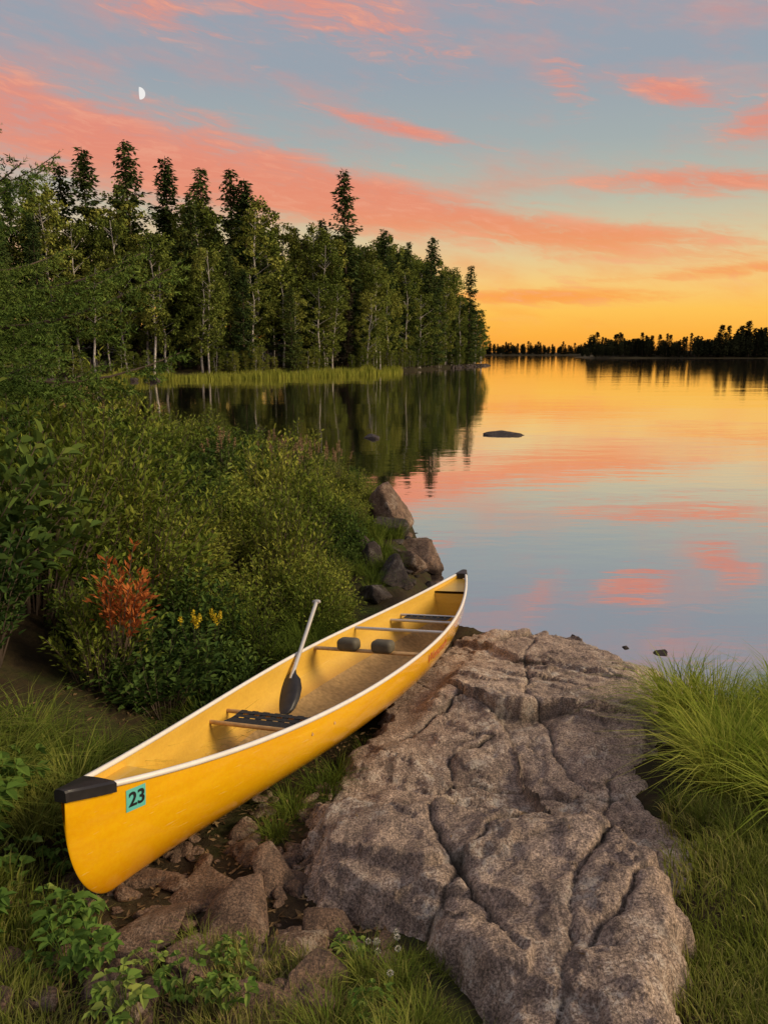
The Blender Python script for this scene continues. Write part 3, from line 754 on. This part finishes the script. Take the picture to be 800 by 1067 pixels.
for (x,y,z) in [(-1.3,11.6,1.0),(-1.0,11.3,.95),(-1.7,11.9,1.05),(-2.1,9.6,1.3),(-.7,11.8,.88),(-3.2,8.0,1.95),(-1.5,11.0,1.05),(-1.2,10.6,1.0)]:
    obj('spike_cluster',SP,ms,(x,y,z),(0,0,x*7),(1.1,1.1,1.1))
SPy=spikes(2,M_yel,5,.25,.014);gr=empty('goldenrod')
for (x,y,z) in [(-1.22,4.6,.98),(-1.15,4.8,.92)]: obj('flower_cluster',SPy,gr,(x,y,z),(0,0,x*7),(.7,.7,.8))

# ---------------------------------------------------------------- grasses
def tuft(seed,n,H,W,sp,bmin,bmax,mat):
    rr=np.random.default_rng(seed);mb=MB();a=rr.uniform(0,6.283,n);r=sp*np.sqrt(rr.random(n))
    P=np.stack([np.cos(a)*r,np.sin(a)*r,np.full(n,-.02)],-1)
    blades(mb,P,H*rr.uniform(.5,1.1,n),W*rr.uniform(.7,1.3,n),a+rr.normal(0,.7,n),rr.uniform(bmin,bmax,n))
    return mb.mesh('tuft',[mat])
TL=[tuft(s,260,.60,.0085,.13,.3,1.3,M_grass) for s in (1,2,3)]
TD=[tuft(s,220,.60,.0080,.13,.3,1.2,M_grassd) for s in (11,12)]
TM=[tuft(s,170,.34,.0060,.12,.2,1.1,M_grassd) for s in (4,5)]
TS=[tuft(s,220,.085,.0042,.17,.1,.9,M_lawn) for s in (6,7,8)]
tg=empty('tall_grass')
def T(lib,x,y,s,par=tg,tilt=(0,0)): obj('tuft',random.choice(lib),par,(x,y,gz(x,y)),(tilt[0],tilt[1],R.uniform(0,6.28)),(s,s,s))
for i in range(42):
    y=R.uniform(3.0,4.5);x=R.uniform(1.46+.40*max(0,y-3.4),3.0)
    T(TL,x,y,R.uniform(.60,1.0),tilt=(0,-.15))
for i in range(18): T(TL,R.uniform(2.6,5),R.uniform(2.2,4.9),R.uniform(.7,1))
for i in range(46):
    y=R.uniform(3.2,7.2);x=shore_x(y)+R.uniform(-.1,.28);T(TD if R.random()<.5 else TM,x,y,R.uniform(.5,.8))
for i in range(26):
    x=R.uniform(-2.6,-1.4);y=R.uniform(2.3,3.5);T(TD,x,y,R.uniform(.55,.85))
for (x,y,s) in [(-.32,3.6,.7),(-.45,3.35,.6),(-.25,3.8,.6),(-.5,3.1,.5),(-.1,4.05,.5),(-.05,2.0,.5),(.1,1.75,.5),(.05,1.95,.45),(-.15,1.75,.6),(.0,1.62,.6),(.25,1.6,.5),(-.62,2.2,.4),(1.42,3.3,.5),(1.5,3.15,.5),(1.55,2.95,.6),(.1,8.9,.6),(.2,8.0,.5)]: T(TM,x,y,s)
for i in range(30):
    y=R.uniform(7.5,13.5);T(TM,shore_x(y)+R.uniform(0,.45),y,R.uniform(.6,1.2))
lawn=empty('lawn_grass')
for i in range(520):
    x=R.uniform(.75,2.9);y=R.uniform(1.2,3.2)
    if x<np.interp(y,[1.2,1.8,2.2,2.7,3.0,3.2],[.76,.84,1.0,1.34,1.46,1.4]): continue
    T(TS,x,y,R.uniform(.7,1.4),lawn)
for i in range(260):
    x=R.uniform(-2.0,-.55);y=R.uniform(1.2,2.5)
    if x>np.interp(y,[1.2,1.8,2.1,2.5],[-.5,-.85,-1.1,-1.35]): continue
    T(TS,x,y,R.uniform(.7,1.4),lawn)
for i in range(60):
    x=R.uniform(-.6,.2);y=R.uniform(1.3,2.1);T(TS,x,y,R.uniform(.5,1),lawn)
def weed(seed,n=26,H=.2,L=.06,W=.05):
    rr=np.random.default_rng(seed);mb=MB();P=[];D=[]
    for k in range(n):
        a=rr.uniform(0,6.28);r=rr.uniform(.02,.15);e=np.array([math.cos(a)*r,math.sin(a)*r,H*rr.uniform(.3,1)])
        tube(mb,[(0,0,0),e*[.5,.5,.7],e],[.002,.0018,.0012],3,1)
        for da in (-1.1,0,1.1):
            P.append(e);D.append([math.cos(a+da),math.sin(a+da),rr.normal(-.1,.25)])
    P=np.array(P);D=np.array(D);n=len(P)
    leaf6(mb,P,D,unit(rr.normal(0,.3,P.shape)+[0,0,1]),L*rr.uniform(.5,1.2,n),W*rr.uniform(.6,1.1,n),0)
    return mb.mesh('weed',[M_weed,M_weed])
WE=[weed(1,20),weed(2,15,.14,.05,.04),weed(3,26,.25,.07,.05)]
wp=empty('broadleaf_weeds')
for (x,y,s) in [(-1.25,2.35,.9),(-1.4,2.5,1.0),(-1.1,2.2,.8),(-1.5,2.3,1),(-1.0,2.05,.7),(-.9,2.0,.6),(-.72,2.02,.5),(-.6,1.93,.5),(-.72,1.78,.6),(-1.3,2.1,.8),(-.45,1.8,.55),(-.5,2.08,.4),(-.1,2.1,.45),(-1.6,2.6,1.1),(-1.7,2.8,1.2),(-.15,2.3,.35),(-.03,1.85,.4),(-1.3,2.75,.7),(-1.85,3.0,1.2),(-1.6,2.95,1.0)]:
    obj('weed',random.choice(WE),wp,(x,y,gz(x,y)),(R.normal(0,.15),R.normal(0,.15),R.uniform(0,6)),(s,s,s))
cl=empty('clover')
mb=MB();p=rdir(50)*.006;diamonds(mb,p,p+rdir(50)*.002,rdir(50),.006,.004,0);tube(mb,[(0,0,-.07),(0,0,0)],[.001,.001],3,1);CH=mb.mesh('clover',[M_wht,M_weed])
for i in range(9):
    x=R.uniform(-.12,.08);y=R.uniform(1.9,2.2);obj('clover_head',CH,cl,(x,y,gz(x,y)+.07),(R.normal(0,.2),R.normal(0,.2),0))

# ---------------------------------------------------------------- moon
mv=Vector((-.295,1.0,.308)).normalized();mc=Vector((0,0,2.8))+mv*2600
mb=MB();q=mv;rt=q.cross(Vector((0,0,1))).normalized();up=rt.cross(q);rr_=16
V=[mc+rt*(rr_*math.cos(a))+up*(rr_*math.sin(a)) for a in np.linspace(-math.pi/2,math.pi/2,24)]+[mc+rt*(-1.5*math.cos(a))+up*(rr_*math.sin(a)) for a in np.linspace(math.pi/2,-math.pi/2,14)[1:-1]]
mb.add([tuple(v) for v in V],[tuple(range(len(V)))])
m,nt,out=newmat('moonlit');em=nt.nodes.new('ShaderNodeEmission');em.inputs[0].default_value=(.9,.88,.86,1);em.inputs[1].default_value=.95;nt.links.new(em.outputs[0],out.inputs[0])
obj('moon',mb.mesh('moon',[m]))

# ---------------------------------------------------------------- sky
w=bpy.data.worlds.new('World');scene.world=w;w.use_nodes=True;nt=w.node_tree;nt.nodes.clear()
wo=nt.nodes.new('ShaderNodeOutputWorld');bg=nt.nodes.new('ShaderNodeBackground');nt.links.new(bg.outputs[0],wo.inputs[0])
tc=nt.nodes.new('ShaderNodeTexCoord');sx=nt.nodes.new('ShaderNodeSeparateXYZ');nt.links.new(tc.outputs['Generated'],sx.inputs[0])
mm=lambda op,a,b=None,c=None,clamp=False:mathn(nt,op,a,b,c,clamp)
DEG=57.29578
el=mm('MULTIPLY',mm('ARCSINE',sx.outputs[2]),DEG)
az=mm('MULTIPLY',mm('ARCTAN2',sx.outputs[0],sx.outputs[1]),DEG)
elr=mm('DIVIDE',el,45.,clamp=True)
S=lambda l:[(min(1,e/45.),lin(*c)) for e,c in l]
warm=ramp(nt,elr,S([(0,(250,160,66)),(1.2,(254,178,66)),(3,(254,196,88)),(5,(247,204,126)),(7.5,(222,202,158)),(10.5,(186,188,170)),(14,(164,174,174)),(18,(152,163,174)),(25,(154,158,172)),(45,(162,165,180))]))
cool=ramp(nt,elr,S([(0,(215,160,150)),(5,(222,172,160)),(10,(196,176,176)),(15,(164,168,176)),(20,(152,160,174)),(45,(170,172,186))]))
fz=mm('COSINE',mm('MULTIPLY',mm('SUBTRACT',az,30.),1/DEG))
fz=ramp(nt,fz,[(.15,(0,0,0)),(.75,(1,1,1))])
skyc=mixc(nt,fz,cool,warm)
def vec(a,b,c=0.):
    n=nt.nodes.new('ShaderNodeCombineXYZ')
    for k,v in enumerate((a,b,c)):
        if isinstance(v,(int,float)): n.inputs[k].default_value=v
        else: nt.links.new(v,n.inputs[k])
    return n.outputs[0]
tilt=mm('ADD',el,mm('MULTIPLY',az,.16))
n1=noise_n(nt,vec(mm('MULTIPLY',az,.11),mm('MULTIPLY',tilt,.42)),1.,4,.6)
n2=noise_n(nt,vec(mm('ADD',mm('MULTIPLY',az,.24),mm('MULTIPLY',n1,2.5)),mm('ADD',mm('MULTIPLY',tilt,1.35),mm('MULTIPLY',n1,3.)),3.),1.,6,.68)
n3=noise_n(nt,vec(mm('MULTIPLY',az,.075),mm('MULTIPLY',tilt,.26),9.),1.,5,.66)
N1=mm('SUBTRACT',n1,.5);N2=mm('SUBTRACT',n2,.5)
def gauss2(x,y):
    q=mm('ADD',mm('MULTIPLY',x,x),mm('MULTIPLY',y,y))
    return mm('EXPONENT',mm('MULTIPLY',q,-1.))
def smooth(a,b,x):
    n=nt.nodes.new('ShaderNodeMapRange');n.interpolation_type='SMOOTHSTEP';n.inputs[1].default_value=a;n.inputs[2].default_value=b;nt.links.new(x,n.inputs[0]);return n.outputs[0]
el0=mm('SUBTRACT',10.2,mm('MULTIPLY',az,.17))
wd=mm('MAXIMUM',mm('SUBTRACT',2.4,mm('MULTIPLY',az,.055)),1.2)
band=gauss2(mm('DIVIDE',mm('SUBTRACT',el,el0),wd),mm('DIVIDE',mm('ADD',az,8.),40.))
d1=smooth(.16,.82,mm('ADD',mm('MULTIPLY',band,.9),mm('ADD',mm('MULTIPLY',N1,.9),mm('MULTIPLY',N2,1.1))))
tot=None
for (a0,e0,sa_,se_,sl,am) in [(.7,15.1,6.5,.6,-.2,.85),(19.2,16.3,4.5,1.0,-.25,.85),(25,14.3,3,1.6,.2,.85),(12.4,17.3,2.2,1.8,-.5,.65),(21,11.0,11,1.0,-.08,.85),(13,8.0,13,1.2,-.06,1.),(11,4.0,12,.7,0,.95),(24,5.4,10,.7,.05,.9),(-5.5,22.0,11,2.0,-.2,.85),(-18,22,8,1.8,-.3,.75),(18,25,13,3,.1,1.),(4,28,11,2.5,.1,.95),(25,31,10,3,-.2,1.)]:
    da=mm('SUBTRACT',az,a0);de=mm('SUBTRACT',mm('SUBTRACT',el,e0),mm('MULTIPLY',da,sl))
    g=mm('MULTIPLY',gauss2(mm('DIVIDE',da,sa_),mm('DIVIDE',de,se_)),am)
    tot=g if tot is None else mm('MAXIMUM',tot,g)
d2=smooth(.18,1.0,mm('ADD',tot,mm('ADD',mm('MULTIPLY',N1,.8),mm('MULTIPLY',N2,1.7))))
d3=mm('MULTIPLY',smooth(.43,.80,n3),.62)
den=mm('MAXIMUM',mm('MAXIMUM',d1,d2),d3)
den=mm('MULTIPLY',mm('MULTIPLY',den,.94),smooth(0.,2.,el))
cc=ramp(nt,elr,S([(0,(255,156,60)),(4,(252,162,76)),(7,(242,154,98)),(10,(234,142,110)),(15,(230,140,120)),(25,(226,148,132)),(45,(208,160,160))]))
cc=mixc(nt,mm('MULTIPLY',smooth(.45,.75,n2),.45),cc,lin(246,184,152))
fin=mixc(nt,den,skyc,cc)
nt.links.new(fin,bg.inputs[0]);bg.inputs[1].default_value=1.0
w.cycles.sampling_method='MANUAL';w.cycles.sample_map_resolution=512

# ---------------------------------------------------------------- sun (afterglow)
sl=bpy.data.lights.new('sun','SUN');sl.energy=3.5;sl.angle=math.radians(22);sl.color=(1,.80,.54)
so=obj('sun',sl);A_=math.radians(98);E_=math.radians(27)
d=Vector((math.sin(A_)*math.cos(E_),math.cos(A_)*math.cos(E_),math.sin(E_)))
so.rotation_euler=(-d).to_track_quat('-Z','Y').to_euler()

cam=bpy.data.cameras.new('camera');co=obj('camera',cam,loc=(0,0,2.8),rot=(math.radians(90-11.8),0,0))
cam.sensor_fit='VERTICAL';cam.sensor_height=36;cam.sensor_width=27;cam.lens=26.65;cam.clip_end=9000;cam.clip_start=.05
scene.camera=co
scene.view_settings.view_transform='Standard';scene.view_settings.look='None';scene.view_settings.exposure=0
